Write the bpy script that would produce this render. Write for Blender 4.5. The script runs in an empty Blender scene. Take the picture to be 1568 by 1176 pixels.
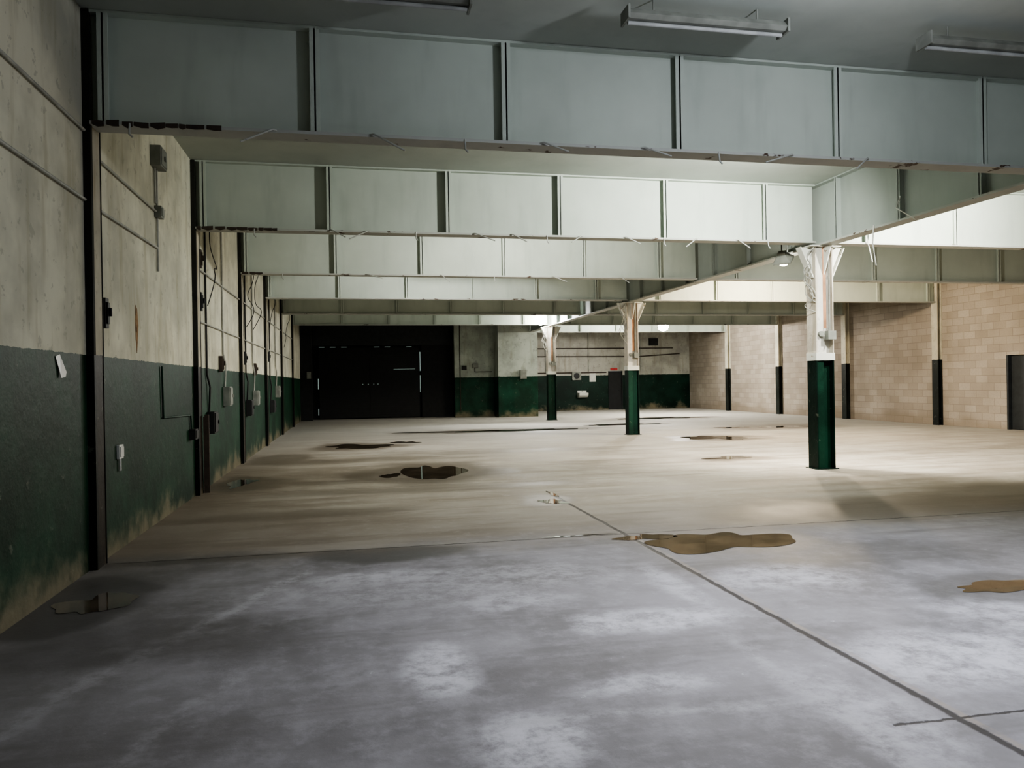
import bpy, bmesh, math, random
import numpy as np
from mathutils import Matrix, Vector, noise as mn
random.seed(7)
scene=bpy.context.scene
try:
    scene.view_settings.look='AgX - Medium High Contrast'
    scene.view_settings.exposure=.35
except Exception: pass

# ------------------------------------------------------------ node helpers
class NT:
    def __init__(s,name):
        m=bpy.data.materials.new(name); m.use_nodes=True
        s.m=m; s.t=m.node_tree; s.t.nodes.clear()
        s.out=s.n('ShaderNodeOutputMaterial'); s.b=s.n('ShaderNodeBsdfPrincipled')
        s.t.links.new(s.b.outputs[0],s.out.inputs[0])
        s.co=s.n('ShaderNodeTexCoord').outputs['Object']
        sx=s.n('ShaderNodeSeparateXYZ'); s.l(s.co,sx.inputs[0])
        s.x,s.y,s.z=sx.outputs
    def n(s,t): return s.t.nodes.new(t)
    def l(s,a,b): s.t.links.new(a,b)
    def set(s,sock,v):
        if isinstance(v,bpy.types.NodeSocket): s.l(v,sock)
        elif isinstance(v,(tuple,list)) and len(v)==3 and sock.type=='RGBA': sock.default_value=(*v,1)
        else: sock.default_value=v
    def m_(s,op,a,b=0.0,c=None,clamp=False):
        n=s.n('ShaderNodeMath'); n.operation=op; n.use_clamp=clamp
        s.set(n.inputs[0],a); s.set(n.inputs[1],b)
        if c is not None: s.set(n.inputs[2],c)
        return n.outputs[0]
    def noise(s,scale,detail=3,rough=.55,vec=None,stretch=None,dist=0):
        n=s.n('ShaderNodeTexNoise'); n.inputs['Scale'].default_value=scale
        n.inputs['Detail'].default_value=detail; n.inputs['Roughness'].default_value=rough
        n.inputs['Distortion'].default_value=dist
        v=vec if vec is not None else s.co
        if stretch:
            mp=s.n('ShaderNodeMapping'); s.l(v,mp.inputs[0]); mp.inputs['Scale'].default_value=stretch; v=mp.outputs[0]
        s.l(v,n.inputs['Vector']); return n.outputs['Fac']
    def ramp(s,v,lo,hi):
        n=s.n('ShaderNodeMapRange'); n.interpolation_type='SMOOTHSTEP'
        s.set(n.inputs[0],v); n.inputs[1].default_value=lo; n.inputs[2].default_value=hi
        return n.outputs[0]
    def mix(s,f,a,b,mode='MIX'):
        n=s.n('ShaderNodeMix'); n.data_type='RGBA'; n.blend_type=mode
        s.set(n.inputs[0],f); s.set(n.inputs[6],a); s.set(n.inputs[7],b)
        return n.outputs[2]
    def fin(s,col,rough=.7,bump=None,bs=.2,bd=.02,spec=.3,metal=0):
        s.set(s.b.inputs['Base Color'],col); s.set(s.b.inputs['Roughness'],rough)
        s.b.inputs['Specular IOR Level'].default_value=spec; s.b.inputs['Metallic'].default_value=metal
        if bump is not None:
            n=s.n('ShaderNodeBump'); n.inputs['Strength'].default_value=bs; n.inputs['Distance'].default_value=bd
            s.l(bump,n.inputs['Height']); s.l(n.outputs[0],s.b.inputs['Normal'])
        return s.m

def simple(name,col,rough=.6,var=.15,scale=6,metal=0,spec=.3):
    t=NT(name); n=t.noise(scale,2)
    d=tuple(v*(1-var*2) for v in col)
    return t.fin(t.mix(t.ramp(n,.3,.7),d,col),rough,spec=spec,metal=metal)

def emit(name,col,strength):
    t=NT(name); t.b.inputs['Emission Color'].default_value=(*col,1); t.b.inputs['Emission Strength'].default_value=strength
    return t.fin(col,.4)

def painted_steel(name,col,rust=.72,dirt=.3):
    t=NT(name)
    g=t.noise(.7,4,.6); g2=t.noise(1.2,3,.6,stretch=(3,3,.5))
    c=t.mix(t.ramp(g,.3,.75),tuple(v*.85 for v in col),col)
    c=t.mix(t.m_('MULTIPLY',t.ramp(g2,.5,.75),dirt),c,tuple(v*.6 for v in col))
    if rust<.8:
        r=t.noise(5,4,.7,stretch=(.5,.5,1.2)); rm=t.ramp(r,rust,rust+.04)
        c=t.mix(rm,c,(.07,.045,.03))
    return t.fin(c,.6,spec=.2)

def dado(name,up,low,h=1.9,streak=.45,dust=True,bump=.3):
    t=NT(name)
    n=t.noise(1.1,4,.6); n2=t.noise(7,4,.65); n3=t.noise(2.0,3,.6,stretch=(2.2,2.2,.35))
    u=t.mix(t.ramp(n,.34,.66),tuple(v*.68 for v in up),up)
    u=t.mix(t.m_('MULTIPLY',t.ramp(n3,.50,.70),streak),u,(up[0]*.5,up[1]*.46,up[2]*.37))
    u=t.mix(t.m_('MULTIPLY',t.ramp(n2,.60,.64),.5),u,tuple(v*.5 for v in up))
    lo=t.mix(t.ramp(n,.35,.7),tuple(v*.5 for v in low),tuple(v*1.2 for v in low))
    lo=t.mix(t.m_('MULTIPLY',t.ramp(n2,.65,.69),.3),lo,(.20,.21,.16))
    hz=t.m_('MULTIPLY_ADD',n2,.04,h-.02)
    msk=t.m_('GREATER_THAN',t.z,hz)
    if dust:
        dz=t.m_('SUBTRACT',t.m_('MULTIPLY',n,1.5),t.z)
        dz=t.m_('MULTIPLY_ADD',n2,.3,dz)
        lo=t.mix(t.m_('MULTIPLY',t.ramp(dz,.60,1.0),.7),lo,(.20,.165,.11))
    c=t.mix(msk,lo,u)
    return t.fin(c,t.m_('MULTIPLY_ADD',msk,.25,.5),bump=n2,bs=bump,bd=.02,spec=.13)

# ------------------------------------------------------------ materials
CREAM=(.63,.615,.50); GREEN=(.010,.042,.022)
M_wall=dado('cream_green_wall_paint',CREAM,GREEN)
M_wallfar=dado('white_green_wall_paint',(.44,.43,.385),(.006,.022,.015),h=1.9,bump=.15)
M_part=dado('partition_paint',(.44,.475,.42),(.008,.042,.024),h=1.85)
M_col=dado('steel_column_paint',(.66,.64,.58),(.006,.034,.020),h=2.0,streak=.5,dust=False)
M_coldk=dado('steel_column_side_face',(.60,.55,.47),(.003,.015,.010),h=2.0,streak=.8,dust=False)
M_pil=dado('pilaster_face_paint',(.54,.50,.40),(.026,.020,.014),h=1.9,streak=.9)
M_pildk=dado('pilaster_dark_edge',(.028,.028,.024),(.006,.008,.006),h=1.9,dust=False)
M_pilr=dado('right_pilaster_paint',(.66,.62,.50),(.018,.021,.018),h=2.1,dust=False)
M_beam=painted_steel('pale_grey_green_beam_paint',(.515,.565,.505),.77)
M_flange=painted_steel('beam_flange_weathered',(.46,.47,.44),rust=.62)
M_gird=painted_steel('girder_paint',(.40,.44,.41),.8)
M_ceil=painted_steel('ceiling_sheet_paint',(.45,.48,.44),.9,.15)
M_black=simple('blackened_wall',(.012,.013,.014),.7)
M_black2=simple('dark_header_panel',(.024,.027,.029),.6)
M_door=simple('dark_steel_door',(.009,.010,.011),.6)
M_gal=simple('galvanised_conduit',(.38,.38,.34),.5)
M_dkgreen=simple('green_painted_conduit',(.012,.045,.028),.5)
M_greybox=simple('grey_switchgear',(.24,.25,.22),.5)
M_tube=simple('unlit_tube_glass',(.40,.41,.40),.4)
M_whitep=simple('white_plastic',(.6,.6,.56),.4,var=.05)
M_dark=simple('dark_cable',(.02,.02,.02),.6)
M_rust=simple('rusty_iron',(.06,.045,.035),.8)
M_lamp=emit('lamp_lens',(1,.96,.88),80)
M_lampc=emit('lamp_lens_cold',(.85,.92,1),40)
M_gap=emit('daylight_gap',(.75,1,.92),.4)

def blocks(name,c1,c2,mort):
    t=NT(name)
    cb=t.n('ShaderNodeCombineXYZ'); t.l(t.y,cb.inputs[0]); t.l(t.z,cb.inputs[1])
    b=t.n('ShaderNodeTexBrick'); t.l(cb.outputs[0],b.inputs['Vector'])
    b.inputs['Scale'].default_value=1; b.inputs['Brick Width'].default_value=.45; b.inputs['Row Height'].default_value=.225
    b.inputs['Mortar Size'].default_value=.009; b.inputs['Mortar Smooth'].default_value=.3; b.inputs['Bias'].default_value=-.1
    b.inputs['Color1'].default_value=(*c1,1); b.inputs['Color2'].default_value=(*c2,1); b.inputs['Mortar'].default_value=(*mort,1)
    n=t.noise(.35,3,.6); n2=t.noise(20,3,.7)
    c=t.mix(t.ramp(n,.35,.7),b.outputs['Color'],(.72,.71,.70),'MULTIPLY')
    c=t.mix(t.m_('MULTIPLY',t.ramp(n2,.4,.7),.25),c,tuple(v*.7 for v in c1))
    low=t.ramp(t.m_('SUBTRACT',n,t.z),.1,.4)
    c=t.mix(t.m_('MULTIPLY',low,.5),c,(.18,.14,.10))
    inv=t.m_('SUBTRACT',1.0,b.outputs['Fac'])
    return t.fin(c,.9,bump=t.m_('ADD',inv,t.m_('MULTIPLY',n2,.3)),bs=.4,bd=.01,spec=.1)
M_block=blocks('concrete_blockwork',(.315,.272,.225),(.395,.348,.295),(.26,.22,.18))

# ---- floor material, driven by a dirt/damp/chalk attribute, with painted shadow and glare, stored on the floor mesh
def floor_mat():
    t=NT('worn_concrete_floor')
    at=t.n('ShaderNodeVertexColor'); at.layer_name='stain_shade'
    sc=t.n('ShaderNodeSeparateColor'); t.l(at.outputs['Color'],sc.inputs[0])
    damp_shade,chalk_glare,pale=sc.outputs
    a=t.noise(.6,5,.65); b=t.noise(5,6,.75); s1=t.noise(1.0,4,.65,stretch=(.3,1.9,1),dist=.4)
    near=t.mix(t.ramp(a,.32,.68),(.160,.152,.153),(.290,.278,.284))
    near=t.mix(t.m_('MULTIPLY',t.ramp(b,.42,.70),.42),near,(.37,.36,.375))
    near=t.mix(t.m_('MULTIPLY',t.ramp(s1,.48,.72),.5),near,(.118,.109,.102))
    near=t.mix(t.m_('MULTIPLY',chalk_glare,t.ramp(b,.28,.62)),near,(.58,.57,.60))
    near=t.mix(t.m_('MULTIPLY',t.ramp(b,.66,.69),.45),near,(.56,.55,.57))
    near=t.mix(t.m_('MULTIPLY',pale,t.ramp(b,.34,.62)),near,(.40,.39,.40))
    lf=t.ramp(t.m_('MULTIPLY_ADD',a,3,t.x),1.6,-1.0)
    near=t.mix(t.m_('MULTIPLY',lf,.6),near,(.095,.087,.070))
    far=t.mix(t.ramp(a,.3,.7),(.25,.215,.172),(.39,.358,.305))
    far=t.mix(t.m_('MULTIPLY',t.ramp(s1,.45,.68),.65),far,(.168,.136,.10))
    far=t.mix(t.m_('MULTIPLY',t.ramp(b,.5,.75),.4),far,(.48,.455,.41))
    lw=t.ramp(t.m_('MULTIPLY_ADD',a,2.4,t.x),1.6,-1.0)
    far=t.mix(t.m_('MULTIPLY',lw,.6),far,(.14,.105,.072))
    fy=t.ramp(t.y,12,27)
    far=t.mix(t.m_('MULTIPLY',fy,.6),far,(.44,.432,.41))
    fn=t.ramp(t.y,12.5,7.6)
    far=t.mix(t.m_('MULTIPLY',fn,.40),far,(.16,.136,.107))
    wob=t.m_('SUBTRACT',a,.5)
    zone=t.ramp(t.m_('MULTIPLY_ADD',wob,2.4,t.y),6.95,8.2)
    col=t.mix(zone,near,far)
    col=t.mix(t.m_('MULTIPLY',damp_shade,.72),col,t.mix(zone,(.055,.05,.046),(.085,.064,.043)))
    wb=t.m_('SUBTRACT',b,.5)
    def line(coord,c,w): return t.ramp(t.m_('ABSOLUTE',t.m_('SUBTRACT',t.m_('MULTIPLY_ADD',wb,.06,coord),c)),w*1.5,w*.6)
    J=t.m_('MULTIPLY',line(t.x,2.74,.021),t.m_('LESS_THAN',t.y,10.4))
    for k in (line(t.y,7.62,.012),t.m_('MULTIPLY',line(t.y,3.1,.009),t.m_('GREATER_THAN',t.x,2.4)),line(t.y,12.1,.007)): J=t.m_('MAXIMUM',J,k)
    edge=t.m_('MULTIPLY',line(t.x,2.785,.020),t.m_('LESS_THAN',t.y,7.5))
    col=t.mix(t.m_('MULTIPLY',edge,t.m_('MULTIPLY',t.ramp(b,.35,.65),.7)),col,(.31,.26,.20))
    col=t.mix(t.m_('MULTIPLY',J,.9),col,(.035,.03,.025))
    rough=t.m_('SUBTRACT',t.m_('MULTIPLY_ADD',a,.45,.50),t.m_('MULTIPLY',damp_shade,.25))
    return t.fin(col,rough,bump=t.m_('SUBTRACT',t.m_('MULTIPLY',b,.5),J),bs=.45,bd=.015,spec=.25)
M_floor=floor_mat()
def water(name,col):
    t=NT(name); t.b.inputs['IOR'].default_value=1.33
    return t.fin(t.mix(t.ramp(t.noise(2.5,3),.35,.65),tuple(v*.5 for v in col),col),.02,spec=.8)
M_water=water('shallow_dirty_water',(.085,.066,.046)); M_water2=water('puddle_water_amber_reflection',(.17,.118,.066))  # amber base colour holds a painted reflection of warm surroundings

# ------------------------------------------------------------ geometry helpers
def box(bm,x0,x1,y0,y1,z0,z1,mi=0):
    vs=[bm.verts.new(p) for p in [(x0,y0,z0),(x1,y0,z0),(x1,y1,z0),(x0,y1,z0),(x0,y0,z1),(x1,y0,z1),(x1,y1,z1),(x0,y1,z1)]]
    for f in [(0,3,2,1),(4,5,6,7),(0,1,5,4),(1,2,6,5),(2,3,7,6),(3,0,4,7)]:
        bm.faces.new([vs[i] for i in f]).material_index=mi
def prism(bm,pts,off,mi=0):
    a=[bm.verts.new(p) for p in pts]; b=[bm.verts.new(Vector(p)+Vector(off)) for p in pts]
    n=len(pts)
    for f in (a,b[::-1]): bm.faces.new(f).material_index=mi
    for i in range(n): bm.faces.new([a[i],b[i],b[(i+1)%n],a[(i+1)%n]]).material_index=mi
def cyl(bm,p0,p1,r,mi=0,seg=12,r2=None):
    p0=Vector(p0);p1=Vector(p1);d=(p1-p0).normalized()
    u=d.orthogonal().normalized();v=d.cross(u); r2=r if r2 is None else r2
    A=[bm.verts.new(p0+(u*math.cos(k)+v*math.sin(k))*r) for k in [2*math.pi*i/seg for i in range(seg)]]
    Bb=[bm.verts.new(p1+(u*math.cos(k)+v*math.sin(k))*r2) for k in [2*math.pi*i/seg for i in range(seg)]]
    for f in (A[::-1],Bb): bm.faces.new(f).material_index=mi
    for i in range(seg): bm.faces.new([A[i],A[(i+1)%seg],Bb[(i+1)%seg],Bb[i]]).material_index=mi
def mk(name,bm,mats,bevel=0):
    bmesh.ops.recalc_face_normals(bm,faces=bm.faces)
    me=bpy.data.meshes.new(name); bm.to_mesh(me); bm.free()
    for m in mats: me.materials.append(m)
    o=bpy.data.objects.new(name,me); bpy.context.collection.objects.link(o)
    if bevel:
        md=o.modifiers.new('bevel','BEVEL'); md.width=bevel; md.segments=2; md.limit_method='ANGLE'
    return o
def B(name,boxes,mats,bevel=0):
    bm=bmesh.new()
    for b in boxes: box(bm,*b)
    return mk(name,bm,mats,bevel)
def wire(name,lines,r,mat,smooth=False):
    cu=bpy.data.curves.new(name,'CURVE'); cu.dimensions='3D'; cu.bevel_depth=r; cu.bevel_resolution=2; cu.use_fill_caps=True
    for pts in lines:
        if smooth:
            sp=cu.splines.new('NURBS'); sp.points.add(len(pts)-1); sp.use_endpoint_u=True; sp.order_u=3
        else:
            sp=cu.splines.new('POLY'); sp.points.add(len(pts)-1)
        for q,p in zip(sp.points,pts): q.co=(*p,1)
    cu.materials.append(mat)
    o=bpy.data.objects.new(name,cu); bpy.context.collection.objects.link(o); return o

XL,XM,XR=-2.29,8.05,18.5
RIBS=[-1.9,2.8,7.5,12.15,16.85,21.5,26.2,30.9]
ZB,ZT=3.93,4.95

# ------------------------------------------------------------ floor grid with stain and painted shade attribute
def sstep(e0,e1,v):
    t=np.clip((v-e0)/(e1-e0),0,1); return t*t*(3-2*t)
gx=np.concatenate([np.arange(XL-.3,8,.07),np.arange(8,XR+.3,.16),[XR+.3]])
gy=np.concatenate([np.arange(-6.3,1.5,.5),np.arange(1.5,12,.055),np.arange(12,40.7,.13),[40.7]])
X,Y=np.meshgrid(gx,gy)
nx,ny=len(gx),len(gy)
W1=np.array([mn.fractal(Vector((x*1.1,y*1.1,3.3)),.9,2.1,4) for x,y in zip(X.ravel(),Y.ravel())]).reshape(X.shape)
W2=np.array([mn.fractal(Vector((x*1.1,y*1.1,9.1)),.9,2.1,4) for x,y in zip(X.ravel(),Y.ravel())]).reshape(X.shape)
def ell(cx,cy,rx,ry,soft=.5,k=.45):
    r=((X+W1*k*min(rx,1)-cx)/rx)**2+((Y+W2*k*min(ry,1)-cy)/ry)**2
    return 1-sstep(1-soft,1+soft,r)
def seg(p0,p1,w,soft=.9,k=.10):
    vx,vy=p1[0]-p0[0],p1[1]-p0[1]; L=math.hypot(vx,vy); vx/=L;vy/=L
    x=X+W1*k-p0[0]; y=Y+W2*k-p0[1]
    al=x*vx+y*vy; ac=np.abs(x*vy-y*vx)
    return (1-sstep(w*(1-soft),w*(1+soft),ac))*sstep(-.2,.3,al)*(1-sstep(L-.3,L+.2,al))
damp_shade=np.maximum.reduce([ell(.3,7.35,.75,.38,.3),ell(-2.1,6.3,.6,.8,.3),ell(-1.8,13.3,.7,1.1,.5),ell(1.3,14.0,1.5,1.7,.5),
  ell(.1,20.4,1.2,1.3,.6),ell(3.5,7.0,1.1,.75,.5)*.6,ell(4.7,4.95,.55,.4,.5)*.7,ell(9.5,19.4,1.3,1.2,.6),ell(7.4,14.3,.8,.5,.6),
  ell(5.1,25.1,3.4,1.0,.5),ell(2.55,10.1,.35,.7,.5)*.6,ell(12.5,30,2.5,1.5,.6)*.7,ell(13.5,23,2.5,1.2,.7)*.6,ell(6.5,8.3,3.4,.75,.8)*.9,  # last ellipse here is a painted shadow of girder and beam
  ell(-.5,9.9,1.5,.35,.8)*.6,ell(1.2,11.7,2.4,.35,.8)*.6,ell(4.8,10.6,1.6,.3,.9)*.6,ell(-1.2,5.2,.9,.5,.9)*.6,ell(4.2,6.2,1.6,.5,.9)*.5,
  ell(10.5,8.7,3.0,1.0,.8)*.8,ell(0,16.6,2.0,.5,.8)*.6,ell(4.5,17.5,2.6,.5,.8)*.4,seg((3.1,9.2),(7.5,7.9),.12)*.5,
  ell(-.9,7.55,1.5,.12,.7)*.8,ell(-1.6,17.5,.6,1.2,.6)*.7,ell(.8,13.0,2.2,.3,.8)*.6])
chalk_glare=np.maximum.reduce([ell(1.95,4.85,.55,.24,.9),ell(.45,4.35,.18,.35,.9),ell(.72,3.35,.24,.3,.9),ell(3.3,5.6,.5,.35,.9)*.7,ell(3.3,3.8,.5,.4,.9)*.9,  # first three spots are partly chalk, partly painted lamp reflections
  ell(1.5,3.85,.4,.15,.9)*.8,ell(2.45,5.7,.12,.6,.9)*.7,ell(.2,6.5,.6,.2,.9)*.6,ell(1.2,5.5,.5,.2,.9)*.5,ell(2.4,3.2,.25,.5,.9)*.6,ell(4.3,4.2,.5,.6,.9)*.6])*.8
pale=np.maximum.reduce([seg((-1.9,3.3),(-.4,6.9),.06),seg((2.2,2.0),(2.26,4.4),.05)*.9,seg((.5,3.55),(2.2,3.42),.04)*.8,
  seg((-1.0,3.1),(1.2,2.75),.05)*.7,seg((-1.6,5.0),(-.2,5.6),.05)*.6,seg((-1.2,2.9),(-.6,4.6),.05)*.5,ell(.8,6.1,1.6,.5,.9)*.5])
me=bpy.data.meshes.new('floor')
co=np.stack([X.ravel(),Y.ravel(),np.zeros(nx*ny)],1).astype(np.float32)
i,j=np.meshgrid(np.arange(nx-1),np.arange(ny-1)); a=(j*nx+i).ravel()
fc=np.stack([a,a+1,a+1+nx,a+nx],1)
me.from_pydata(co.tolist(),[],fc.tolist())
ca=me.color_attributes.new('stain_shade','FLOAT_COLOR','POINT')
ca.data.foreach_set('color',np.stack([damp_shade.ravel(),chalk_glare.ravel(),pale.ravel(),np.ones(nx*ny)],1).astype(np.float32).ravel())
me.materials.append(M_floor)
bpy.context.collection.objects.link(bpy.data.objects.new('floor',me))

# ------------------------------------------------------------ shell
B('ceiling',[(XL-.3,XR+.3,-6.3,40.7,ZT,ZT+.15)],[M_ceil])
B('wall_left',[(XL-.3,XL,-6.3,36.9,0,ZT)],[M_wall])
B('wall_right',[(XR,XR+.3,-6.3,17.9,0,ZT),(XR,XR+.3,18.9,40.7,0,ZT),(XR,XR+.3,17.9,18.9,2.15,ZT),(XR+.18,XR+.3,17.9,18.9,0,2.15)],[M_block])
B('wall_rear',[(XL,XR,-6.3,-6.0,0,ZT)],[M_wallfar])
B('wall_far',[(8.4,13.72,40.3,40.6,0,ZT),(14.55,XR,40.3,40.6,0,ZT),(13.72,14.55,40.3,40.6,2.12,ZT)],[M_wallfar])
B('wall_partition',[(4.65,6.5,35.6,35.9,0,ZT),(6.5,8.35,34.5,35.9,0,ZT),(8.1,8.35,35.9,40.3,0,ZT)],[M_part])
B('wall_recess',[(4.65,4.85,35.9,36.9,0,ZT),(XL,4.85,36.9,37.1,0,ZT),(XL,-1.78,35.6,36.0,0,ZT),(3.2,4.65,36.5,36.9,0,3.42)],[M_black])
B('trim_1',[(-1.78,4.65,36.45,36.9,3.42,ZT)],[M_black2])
def sliding_door():
    bm=bmesh.new()
    for k,(x0,x1) in enumerate([(-1.5,.79),(.8,3.1)]):
        box(bm,x0,x1,36.60,36.64,.04,3.30)
        n=30
        for i in range(n):
            z=.06+i*3.2/n; box(bm,x0,x1,36.585,36.60,z,z+.055)
    box(bm,3.13,3.15,36.62,36.63,2.2,3.1,1); box(bm,3.13,3.145,36.62,36.63,1.2,2.0,1); box(bm,-1.56,-1.54,36.62,36.63,1.4,1.9,1);box(bm,-1.56,-1.54,36.62,36.63,.2,.5,1)
    for i in range(9):
        a=-1.5+i*.5
        if i not in (3,4,7): box(bm,a,a+.25,36.62,36.63,3.34,3.35,1)
    box(bm,1.9,2.9,36.575,36.58,2.29,2.296,1)
    for x in (.45,.7,.95,1.15): box(bm,x,x+.03,36.575,36.58,1.60,1.62,1)
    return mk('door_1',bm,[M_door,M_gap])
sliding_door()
B('door_2',[(13.75,14.52,40.36,40.42,0.01,2.1),(13.725,13.77,40.27,40.35,.0,2.11),(14.5,14.545,40.27,40.35,0,2.11),(14.35,14.4,40.32,40.36,1.0,1.1)],[M_black],.004)
B('door_3',[(XR+.10,XR+.16,17.95,18.85,.01,2.12),(XR-.02,XR+.1,17.905,17.97,0,2.145),(XR-.02,XR+.1,18.83,18.895,0,2.145)],[M_black2],.004)

# ------------------------------------------------------------ beams
def rib(x0,x1,y,first=None,rot=0):
    bm=bmesh.new()
    box(bm,x0,x1,y-.012,y+.012,ZB+.03,ZT-.025)
    box(bm,x0,x1,y-.12,y+.12,ZB,ZB+.03,1)
    box(bm,x0,x1,y-.10,y+.10,ZT-.025,ZT-.002)
    xs=x0+.06 if first is None else first
    while xs<x1-.1:
        for s in (-1,1):
            ya,yb=sorted((y+s*.012,y+s*.10))
            box(bm,xs-.008,xs+.008,ya,yb,ZB+.03,ZT-.025)
            ya,yb=sorted((y+s*.085,y+s*.10))
            box(bm,xs-.045,xs+.045,ya,yb,ZB+.03,ZT-.025)
        xs+=1.82
    if rot:
        r=random.Random(int(y*10)); x=x0+.02
        while x<x0+rot:
            l=r.uniform(.05,.16); k=1-.6*(x-x0)/rot
            prism(bm,[(x,y-.125,ZB+.03+r.uniform(0,.015)*k),(x+l,y-.125,ZB+.03+r.uniform(0,.02)*k),(x+l,y-.125,ZB-.0-r.uniform(.0,.02)*k),(x+l*.5,y-.13,ZB-.005-r.uniform(0,.03)*k),(x,y-.125,ZB-.0)],(0,.012,0),2)
            x+=l+r.uniform(0,.03)
    return mk('roof_beam',bm,[M_beam,M_flange,M_rust])
for y in RIBS:
    rib(XL+.06,XM-.13,y,-2.12 if y<30 else None,rot={7.5:1.0,12.15:1.1,16.85:.4}.get(y,0))
    rib(XM+.13,XR-.19,y,XM+.9)
rib(XM+.35,XR-.19,35.6,XM+.9)
bm=bmesh.new()
box(bm,XM-.012,XM+.012,-5.98,34.48,ZB-.02,ZT-.025)
box(bm,XM-.12,XM+.12,-5.98,34.48,ZB-.05,ZB-.02,1)
box(bm,XM-.12,XM+.12,-5.98,34.48,ZT-.025,ZT-.002)
y=-5
while y<34:
    for s in (-1,1):
        a,b=sorted((XM+s*.012,XM+s*.11)); box(bm,a,b,y-.008,y+.008,ZB-.02,ZT-.025)
        a,b=sorted((XM+s*.10,XM+s*.11)); box(bm,a,b,y-.035,y+.035,ZB-.02,ZT-.025)
    y+=1.5
mk('roof_girder',bm,[M_gird,M_flange])

# ------------------------------------------------------------ columns
t=NT('peeling_white_steel_paint'); nn=t.noise(4,4,.7)
M_whitecol=t.fin(t.mix(t.ramp(nn,.60,.64),(.62,.62,.56),(.20,.13,.08)),.6)
M_prime=simple('exposed_orange_primer',(.42,.22,.12),.7,.25,3)
def column(y):
    bm=bmesh.new(); x=XM; a=.17;b=.14; zt=ZB-.05
    box(bm,x-a,x-a+.02,y-b,y+b,0.012,zt,1)
    box(bm,x+a-.02,x+a,y-b,y+b,0.012,zt,1)
    box(bm,x-a+.02,x+a-.02,y-.03,y-.01,0.012,zt,0)
    box(bm,x-a+.02,x-.02,y-b+.02,y-.03,.012,zt,0)
    box(bm,x-.02,x+.05,y-b+.03,y-.035,2.45,zt-.02,4)
    box(bm,x-a-.012,x+a+.012,y-b-.01,y+b+.01,1.89,2.02,2)
    box(bm,x-a-.04,x+a+.04,y-b-.04,y+b+.04,0,.012,1)
    box(bm,x-.3,x+.3,y-.2,y+.2,zt-.02,zt,2)
    for s in (-1,1):
        prism(bm,[(x+s*a,y-.05,zt-.02),(x+s*(a+.24),y-.05,zt-.02),(x+s*a,y-.05,zt-.55)],(0,.02,0),2)
        prism(bm,[(x+s*(a+.24),y-.11,zt-.02),(x+s*(a+.26),y-.11,zt-.02),(x+s*(a+.02),y-.11,zt-.55),(x+s*a,y-.11,zt-.55)],(0,.15,0),2)
        prism(bm,[(x-.01,y+s*b,zt-.02),(x-.01,y+s*(b+.22),zt-.02),(x-.01,y+s*b,zt-.5)],(.02,0,0),2)
    box(bm,x+.0,x+.15,y-.24,y-.125,2.25,2.40,3); cyl(bm,(x-.08,y-.17,2.35),(x-.08,y-.12,2.35),.05,3); cyl(bm,(x+.09,y-.14,2.4),(x+.09,y-.14,3.85),.012,3,8)
    return mk('steel_column',bm,[M_col,M_coldk,M_whitecol,M_greybox,M_prime])
for y in (2.8,12.15,21.5,30.9): column(y)

def pil_left(y):
    bm=bmesh.new()
    box(bm,XL,XL+.065,y-.11,y-.098,0,ZT-.01,1)
    box(bm,XL,XL+.058,y-.098,y+.17,0,ZT-.01,0)
    box(bm,XL+.058,XL+.065,y-.098,y-.06,0,ZT-.01,1)
    box(bm,XL+.058,XL+.065,y+.155,y+.17,0,ZT-.01,1)
    return mk('wall_pilaster',bm,[M_pil,M_pildk])
for y in RIBS: pil_left(y)
def pil_right(y):
    bm=bmesh.new()
    box(bm,XR-.17,XR-.145,y-.13,y+.13,0,ZT-.01); box(bm,XR-.03,XR,y-.13,y+.13,0,ZT-.01); box(bm,XR-.145,XR-.03,y-.012,y+.012,0,ZT-.01)
    return mk('wall_stanchion',bm,[M_pilr])
for y in RIBS+[35.6]: pil_right(y)

# ------------------------------------------------------------ fluorescents
def fluoro(x0,y,L=1.5,z=4.78):
    bm=bmesh.new()
    prism(bm,[(x0,y-.04,z+.06),(x0,y+.04,z+.06),(x0,y+.09,z),(x0,y+.05,z-.03),(x0,y-.05,z-.03),(x0,y-.09,z)],(L,0,0),0)
    box(bm,x0-.02,x0,y-.1,y+.1,z-.05,z+.07,1); box(bm,x0+L,x0+L+.02,y-.1,y+.1,z-.05,z+.07,1)
    cyl(bm,(x0+.01,y,z-.05),(x0+L-.01,y,z-.05),.018,2)
    for k in (.25,L-.25): cyl(bm,(x0+k,y,z+.06),(x0+k,y,ZT-.003),.008,1,8)
    return mk('fluorescent_light_fixture',bm,[M_greybox,M_greybox,M_tube])
for x in (-.5,2.4,5.4): fluoro(x,6.4)
for x in (-.5,2.4,5.0): fluoro(x,19.2,z=4.6)
for x in (0,3.0): fluoro(x,28.5,z=4.6)

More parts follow.
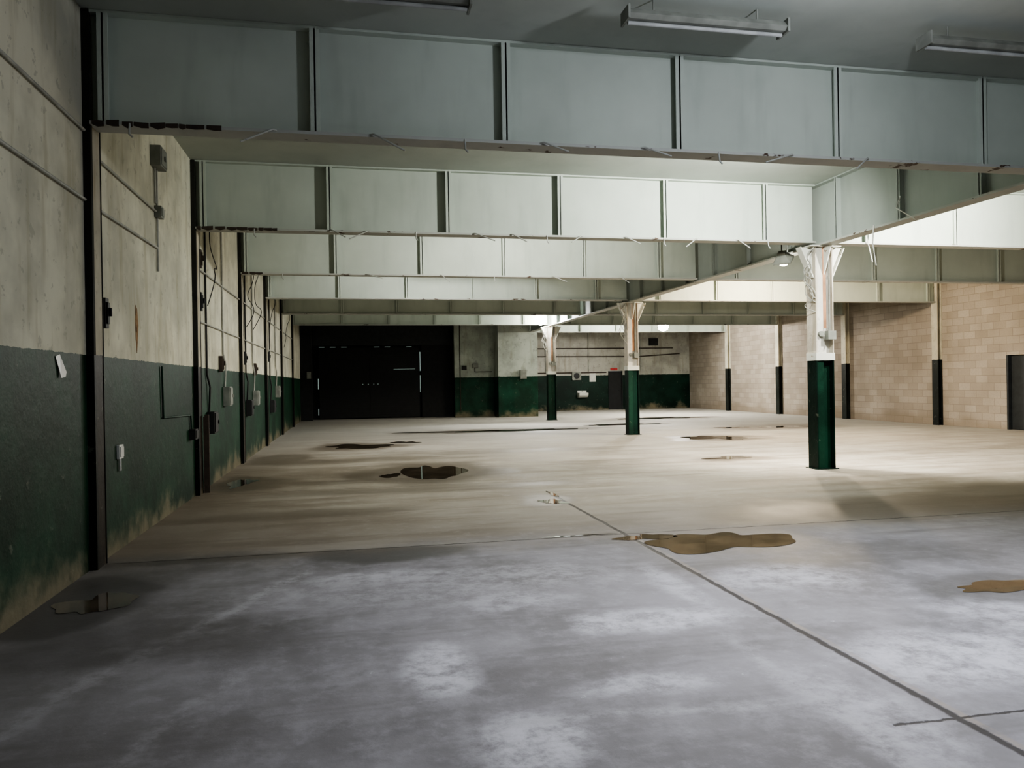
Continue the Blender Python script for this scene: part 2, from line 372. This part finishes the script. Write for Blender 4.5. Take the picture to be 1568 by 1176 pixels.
# ------------------------------------------------------------ flood lamps
def flood(pos,aim,power,col,mat=M_lamp,r=.12,spot=None,glow_r=0,w=.15,blend=.6,spill=0):
    p=Vector(pos); d=(Vector(aim)-p).normalized()
    e=bpy.data.objects.new('flood_lamp',None); bpy.context.collection.objects.link(e); e.location=p
    q=d.to_track_quat('-Z','Y'); e.rotation_mode='QUATERNION'; e.rotation_quaternion=q
    bm=bmesh.new()
    a=[(-w,-w*.8,-.0),(w,-w*.8,0),(w,w*.8,0),(-w,w*.8,0)]; b=[(-w*.5,-w*.4,.12),(w*.5,-w*.4,.12),(w*.5,w*.4,.12),(-w*.5,w*.4,.12)]
    A=[bm.verts.new(v) for v in a];Bv=[bm.verts.new(v) for v in b]
    bm.faces.new(A);bm.faces.new(Bv[::-1])
    for i in range(4): bm.faces.new([A[i],A[(i+1)%4],Bv[(i+1)%4],Bv[i]])
    for i in range(5): box(bm,-w*.45,w*.45,-.05+i*.025-.003,-.05+i*.025+.003,.12,.16)
    for (x0,x1,y0,y1) in [(-w-.012,w+.012,-w*.8-.012,-w*.8),(-w-.012,w+.012,w*.8,w*.8+.012),(-w-.012,-w,-w*.8,w*.8),(w,w+.012,-w*.8,w*.8)]:
        box(bm,x0,x1,y0,y1,-.03,.0)
    h=mk('housing',bm,[M_greybox],0); h.parent=e
    bm=bmesh.new(); box(bm,-w+.002,w-.002,-w*.8+.002,w*.8-.002,-.012,-.002)
    if glow_r:  # glowing ball added to stand in for bloom around the lamp
        bmesh.ops.create_uvsphere(bm,u_segments=20,v_segments=12,radius=glow_r,matrix=Matrix.Translation((0,0,-.02)))
    l=mk('lens',bm,[mat]); l.parent=e
    bm=bmesh.new(); qi=q.inverted()
    up=qi@Vector((0,0,ZT-.06-p.z)); cyl(bm,(0,0,.14),Vector((0,0,.14))+up,.012,0,8)
    s=mk('hanger',bm,[M_rust]); s.parent=e
    def lamp(nm,pw,sp,z):
        ld=bpy.data.lights.new(nm,'SPOT' if sp else 'POINT'); ld.energy=pw; ld.color=col; ld.shadow_soft_size=r
        if sp: ld.spot_size=math.radians(sp); ld.spot_blend=blend
        lo=bpy.data.objects.new(nm,ld); bpy.context.collection.objects.link(lo); lo.parent=e; lo.location=(0,0,z)
    lamp('bulb',power,spot,-.06-r-glow_r)
    if spill: lamp('bulb_spill',spill,None,-.08-r-glow_r)
    return e
COLD=(.87,.90,1.0); WARM=(1,.82,.60)
flood((3.9,4.3,4.45),(3.1,4.9,0),760,COLD,M_lampc,.10,spot=125,blend=1,spill=150)
flood((6.1,8.75,4.58),(4.7,12.15,3.2),1050,(.98,1,.94),spot=160,blend=.9)
flood((9.3,9.6,4.5),(10.8,13.0,2.6),1300,(1,.98,.9),r=.08,spot=140,blend=.8)
flood((7.72,12.75,3.75),(9.8,14.6,0),1700,(1,.95,.85),glow_r=.10,spot=155,blend=1)
flood((3.6,13.3,4.6),(3.0,16.85,4.0),500,(1,.99,.92),spot=165,blend=.8)
flood((11.5,19.0,4.5),(14,22,0),950,WARM)
flood((2.8,17.8,4.6),(2,21,3.5),420,(.98,.98,.93),spot=160,blend=.8)
flood((7.5,30.3,4.12),(4.5,22,2.6),850,(.98,.99,.96),glow_r=.24,w=.2,spot=150,blend=.5)
flood((13.9,33.0,4.05),(10,20,1.5),1300,(1,.95,.88),glow_r=.24,w=.2)

# ------------------------------------------------------------ puddles
def puddle(cx,cy,rx,ry,mat,seed,amp=.22,rot=0):
    rnd=random.Random(seed); ph=[(rnd.uniform(0,6.28),rnd.uniform(.4,1)) for _ in range(8)]
    bm=bmesh.new(); n=110; vs=[]
    for i in range(n):
        a=2*math.pi*i/n; k=1+sum(amp*w/(j+1)**.55*math.sin((j+2)*a+p) for j,(p,w) in enumerate(ph)); k=max(k,.25)
        x=rx*k*math.cos(a);y=ry*k*math.sin(a)
        vs.append(bm.verts.new((cx+x*math.cos(rot)-y*math.sin(rot),cy+x*math.sin(rot)+y*math.cos(rot),.003)))
    bm.faces.new(vs)
    return mk('puddle',bm,[mat])
puddle(3.5,7.0,.66,.44,M_water2,3,.22)
puddle(2.92,7.40,.26,.14,M_water2,13,.3)
puddle(2.58,9.95,.17,.18,M_water,5,.25)
puddle(2.76,10.6,.05,.22,M_water,6,.25)
puddle(1.38,13.9,.50,1.15,M_water,8,.18)
puddle(.62,13.6,.20,.25,M_water,23,.25)
puddle(.15,20.3,.75,.75,M_water,9,.25)
puddle(1.35,21.2,.42,.25,M_water,10,.3)
puddle(5.0,25.0,2.6,.45,M_water,11,.28)
puddle(9.6,19.4,.75,.7,M_water,12,.25)
puddle(7.45,14.35,.42,.25,M_water,14,.25)
puddle(4.75,4.95,.32,.15,M_water2,15,.2)
puddle(12.5,30.2,1.8,.6,M_water,16,.3)
puddle(13.4,22.9,1.6,.4,M_water,17,.3)
puddle(2.25,7.67,.33,.022,M_water,18,.2)
puddle(9.5,26.5,1.6,.4,M_water,19,.3)
puddle(-1.88,6.25,.22,.30,M_water,21,.25)
puddle(-1.85,13.4,.20,.5,M_water,22,.25)

# ------------------------------------------------------------ left wall fittings
wx=XL+.02
wire('conduit_pipe',[[(wx,-5.5,3.85),(wx,3,3.86),(wx,7.37,3.87)],[(wx,-5.5,3.24),(wx,7.37,3.26)]],.014,M_gal)
wire('conduit_pipe',[[(wx,7.69,3.72),(wx,9.9,3.71)],[(wx,7.69,3.25),(wx,9.95,3.28)],[(wx,9.95,4.22),(wx,9.95,3.28),(wx,9.95,3.0)],[(wx,9.85,4.22),(wx,9.87,3.8)]],.013,M_gal)
XB=XL+.001
B('electrical_box',[(XB,XL+.12,9.72,10.02,4.22,4.46),(XL+.12,XL+.13,9.74,10.0,4.24,4.44),(XL+.13,XL+.15,9.85,9.89,4.3,4.36)],[M_greybox],.006)
B('junction_box',[(XB,XL+.08,9.88,10.03,3.64,3.78),(XL+.08,XL+.09,9.9,10.01,3.66,3.76)],[M_greybox],.005)
B('wall_socket',[(XB,XL+.03,8.22,8.36,.90,1.04),(XL+.03,XL+.04,8.24,8.34,.92,1.02),(XL+.01,XL+.025,8.27,8.30,.78,.9)],[M_whitep],.004)
wire('conduit_pipe',[[(wx,10.05,1.86),(wx,10.08,1.23),(wx,11.7,1.2),(wx,11.75,.99)]],.014,M_dkgreen)
B('junction_box',[(XB,XL+.09,11.65,11.85,.85,1.0),(XL+.09,XL+.1,11.67,11.83,.87,.98)],[M_dark],.004)
bm=bmesh.new(); vs=[bm.verts.new(p) for p in [(XL+.006,6.66,1.86),(XL+.006,6.75,1.88),(XL+.03,6.82,1.74),(XL+.03,6.8,1.70),(XL+.02,6.74,1.69)]]; bm.faces.new(vs); mk('torn_paper_notice',bm,[M_whitep])
t=NT('rust_stain'); M_stain=t.fin(t.mix(t.ramp(t.noise(12,3),.35,.6),(.10,.055,.022),(.26,.16,.08)),.9)
bm=bmesh.new()
prism(bm,[(XL+.0,8.99,2.5),(XL+.0,9.05,2.46),(XL+.0,9.09,2.28),(XL+.0,9.06,2.14),(XL+.0,9.02,1.98),(XL+.0,8.98,2.15),(XL+.0,8.97,2.32)],(.004,0,0)); mk('rust_patch',bm,[M_stain])
for i,(y,z) in enumerate([(7.70,2.30),(12.36,3.55),(12.36,2.9),(14.2,2.0),(17.2,2.2),(19.0,2.0),(21.9,2.4)]):
    B('isolator_switch',[(XB,XL+.07,y+.02,y+.12,z-.14,z+.14),(XL+.07,XL+.085,y+.04,y+.10,z-.1,z+.1),(XL+.085,XL+.11,y+.06,y+.08,z-.03,z+.05)],[M_rust if i%2 else M_dark],.005)
for k,(y,z0) in enumerate([(13.0,1.2),(14.6,1.6),(17.6,1.3),(18.8,1.5),(22.6,1.2),(24.2,1.6)]):
    wire('conduit_pipe',[[(wx,y,4.7),(wx,y,z0+.6),(wx+.02,y+.15,z0+.4),(wx,y+.15,z0)]],.016,M_gal if k%2 else M_dark)
    B('electrical_box',[(XB,XL+.12,y+.03,y+.33,z0-.35,z0),(XL+.12,XL+.135,y+.05,y+.31,z0-.33,z0-.02),(XL+.135,XL+.155,y+.26,y+.29,z0-.2,z0-.14)],[M_greybox if k%2 else M_dark],.006)
for y in (12.7,17.3,18.4,22.0,26.8):
    pts=[(XL+.05,y,4.75)]
    for i in range(7): pts.append((XL+.06+random.uniform(0,.22),y+random.uniform(0,.8),4.5-.22*i+random.uniform(-.15,.15)))
    pts.append((XL+.03,y+.4,2.9))
    wire('dangling_cable',[pts],.008,M_dark,True)
wire('conduit_pipe',[[(wx,a,z),(wx,b,z)] for z in (3.4,2.6) for a,b in ((12.34,16.72),(17.05,21.37),(21.70,26.07),(26.40,30.75))],.014,M_gal)
B('steel_channel_upright',[(XL+.07,XL+.15,12.34,12.38,0,1.15),(XL+.07,XL+.09,12.38,12.48,0,1.15),(XL+.09,XL+.15,12.34,12.38,1.15,1.18)],[M_rust])

# ------------------------------------------------------------ hanging rods along the flanges
def rods(y,xs):
    L=[]
    for i,x in enumerate(xs):
        r=random.Random(int(x*100)+int(y)); z=ZB-.01
        if i%3==0: L.append([(x,y-.12,ZB+.02),(x,y-.14,z-.07),(x+.03,y-.14,z-.10)])
        else:
            l=r.uniform(.2,.38); sgn=r.choice((-1,1)) 
            L.append([(x,y-.12,ZB+.02),(x+sgn*.03,y-.15,z+.03),(x+sgn*l,y-.2,z-.06-r.uniform(0,.07))])
    wire('hanger_rods',L,.009,M_flange)
rods(7.5,[-1.9,-.65,.2,1.1,1.85,2.9,3.75,4.6,5.5])
rods(12.15,[-1.4,-.3,.3,1.0,1.9,2.5,3.1,3.7,4.4,5.1,5.7,6.4,7.0])
rods(16.85,[-1.4,.3,1.9,3.1,4.4,6.0])
wire('hanger_rods',[[(7.9,10.5,ZB),(7.88,10.5,3.65),(7.9,10.45,3.3)],[(7.9,9.9,ZB+.3),(7.75,9.8,ZB+.1),(7.9,9.6,ZB-.1)],[(8.9,12.0,4.0),(8.92,11.9,3.6)]],.009,M_whitep)
for (cx,cy) in ((XM,12.15),(XM,21.5),(XM,30.9)):
    L=[]
    for k in range(4):
        pts=[(cx-.2,cy-.15,3.85)]; r=random.Random(k+int(cy)); z=3.8
        for i in range(6):
            z-=r.uniform(.05,.22); pts.append((cx-.22-r.uniform(0,.16),cy-.12+r.uniform(-.2,.2),z))
        pts.append((cx-.18,cy-.15,z-.1)); L.append(pts)
    wire('dangling_cable',L,.008,M_gal,True)

# ------------------------------------------------------------ back wall fittings
yb=40.3
wire('conduit_pipe',[[(8.6,yb-.05,3.36),(17.5,yb-.05,3.36)],[(8.6,yb-.05,2.95),(15.5,yb-.05,2.9),(17.9,yb-.05,3.05)],[(8.6,yb-.05,2.05),(13.6,yb-.05,2.05)]],.03,M_rust)
wire('conduit_pipe',[[(x,yb-.04,4.8),(x,yb-.04,2.1)] for x in (10.2,12.6,15.6)],.025,M_gal)
bm=bmesh.new(); box(bm,11.65,12.15,yb-.1,yb-.0,1.65,2.1,0); cyl(bm,(11.9,yb-.13,1.88),(11.9,yb-.1,1.88),.16,1,20); mk('wall_fan_unit',bm,[M_greybox,M_dark],.008)
B('wall_notice_board',[(12.65,13.0,yb-.02,yb,1.55,2.1),(12.68,12.97,yb-.025,yb-.02,1.6,2.05)],[M_whitep])
M_red=simple('red_sign',(.45,.03,.03),.5)
B('fire_exit_sign',[(13.85,14.25,yb-.02,yb,2.16,2.28),(13.9,14.2,yb-.025,yb-.02,2.18,2.26)],[M_red])
bm=bmesh.new()
prism(bm,[(11.95,yb,.95),(11.95,yb-.42,.95),(11.95,yb-.40,.82),(11.95,yb-.25,.72),(11.95,yb,.70)],(.5,0,0),0)
box(bm,11.95,12.45,yb-.03,yb,.95,1.08); cyl(bm,(12.2,yb-.06,1.02),(12.2,yb-.18,1.06),.015)
mk('wash_basin',bm,[M_whitep],.01)
B('fuse_board',[(9.1,9.6,yb-.15,yb,3.5,4.1),(9.12,9.58,yb-.16,yb-.15,3.52,4.08)],[M_greybox],.01)
B('fuse_board_right',[(16.1,16.6,yb-.15,yb,3.5,3.9),(16.12,16.58,yb-.16,yb-.15,3.52,3.88)],[M_dark],.01)  # second fuse board, same kind as the one on the left
yp=35.6
wire('conduit_pipe',[[(4.9,yp-.03,4.8),(4.9,yp-.03,.3)],[(5.6,yp-.03,2.45),(5.6,yp-.03,2.1),(6.4,yp-.03,2.1)]],.02,M_rust)
B('partition_electrical_box',[(5.5,5.75,yp-.1,yp,2.3,2.5),(5.52,5.73,yp-.11,yp-.1,2.32,2.48)],[M_greybox],.006)  # plain electrical box on the partition
B('recess_electrical_box',[(4.98,5.2,yp-.1,yp,2.2,2.4),(5.0,5.18,yp-.11,yp-.1,2.22,2.38)],[M_dark],.006)  # plain electrical box beside the dark recess
B('alarm_panel',[(7.5,7.8,34.38,34.5,1.75,2.15),(7.52,7.78,34.37,34.38,1.78,2.12)],[M_greybox],.006)
B('sign_plate',[(-2.0,-1.82,35.55,35.6,1.9,2.2),(-1.98,-1.84,35.54,35.55,1.93,2.17)],[M_greybox])

# ------------------------------------------------------------ world + camera
w=bpy.data.worlds.new('world'); scene.world=w; w.use_nodes=True
w.node_tree.nodes['Background'].inputs[0].default_value=(.5,.55,.6,1); w.node_tree.nodes['Background'].inputs[1].default_value=.15
cd=bpy.data.cameras.new('camera'); cam=bpy.data.objects.new('camera',cd); bpy.context.collection.objects.link(cam)
cd.sensor_width=36; cd.lens=36*1180/1568; cd.clip_end=200
cam.matrix_world=Matrix.Translation((0,0,1.6))@Matrix.Rotation(math.radians(-11.68),4,'Z')@Matrix.Rotation(math.pi/2-.0025,4,'X')@Matrix.Rotation(-.016,4,'Z')
scene.camera=cam
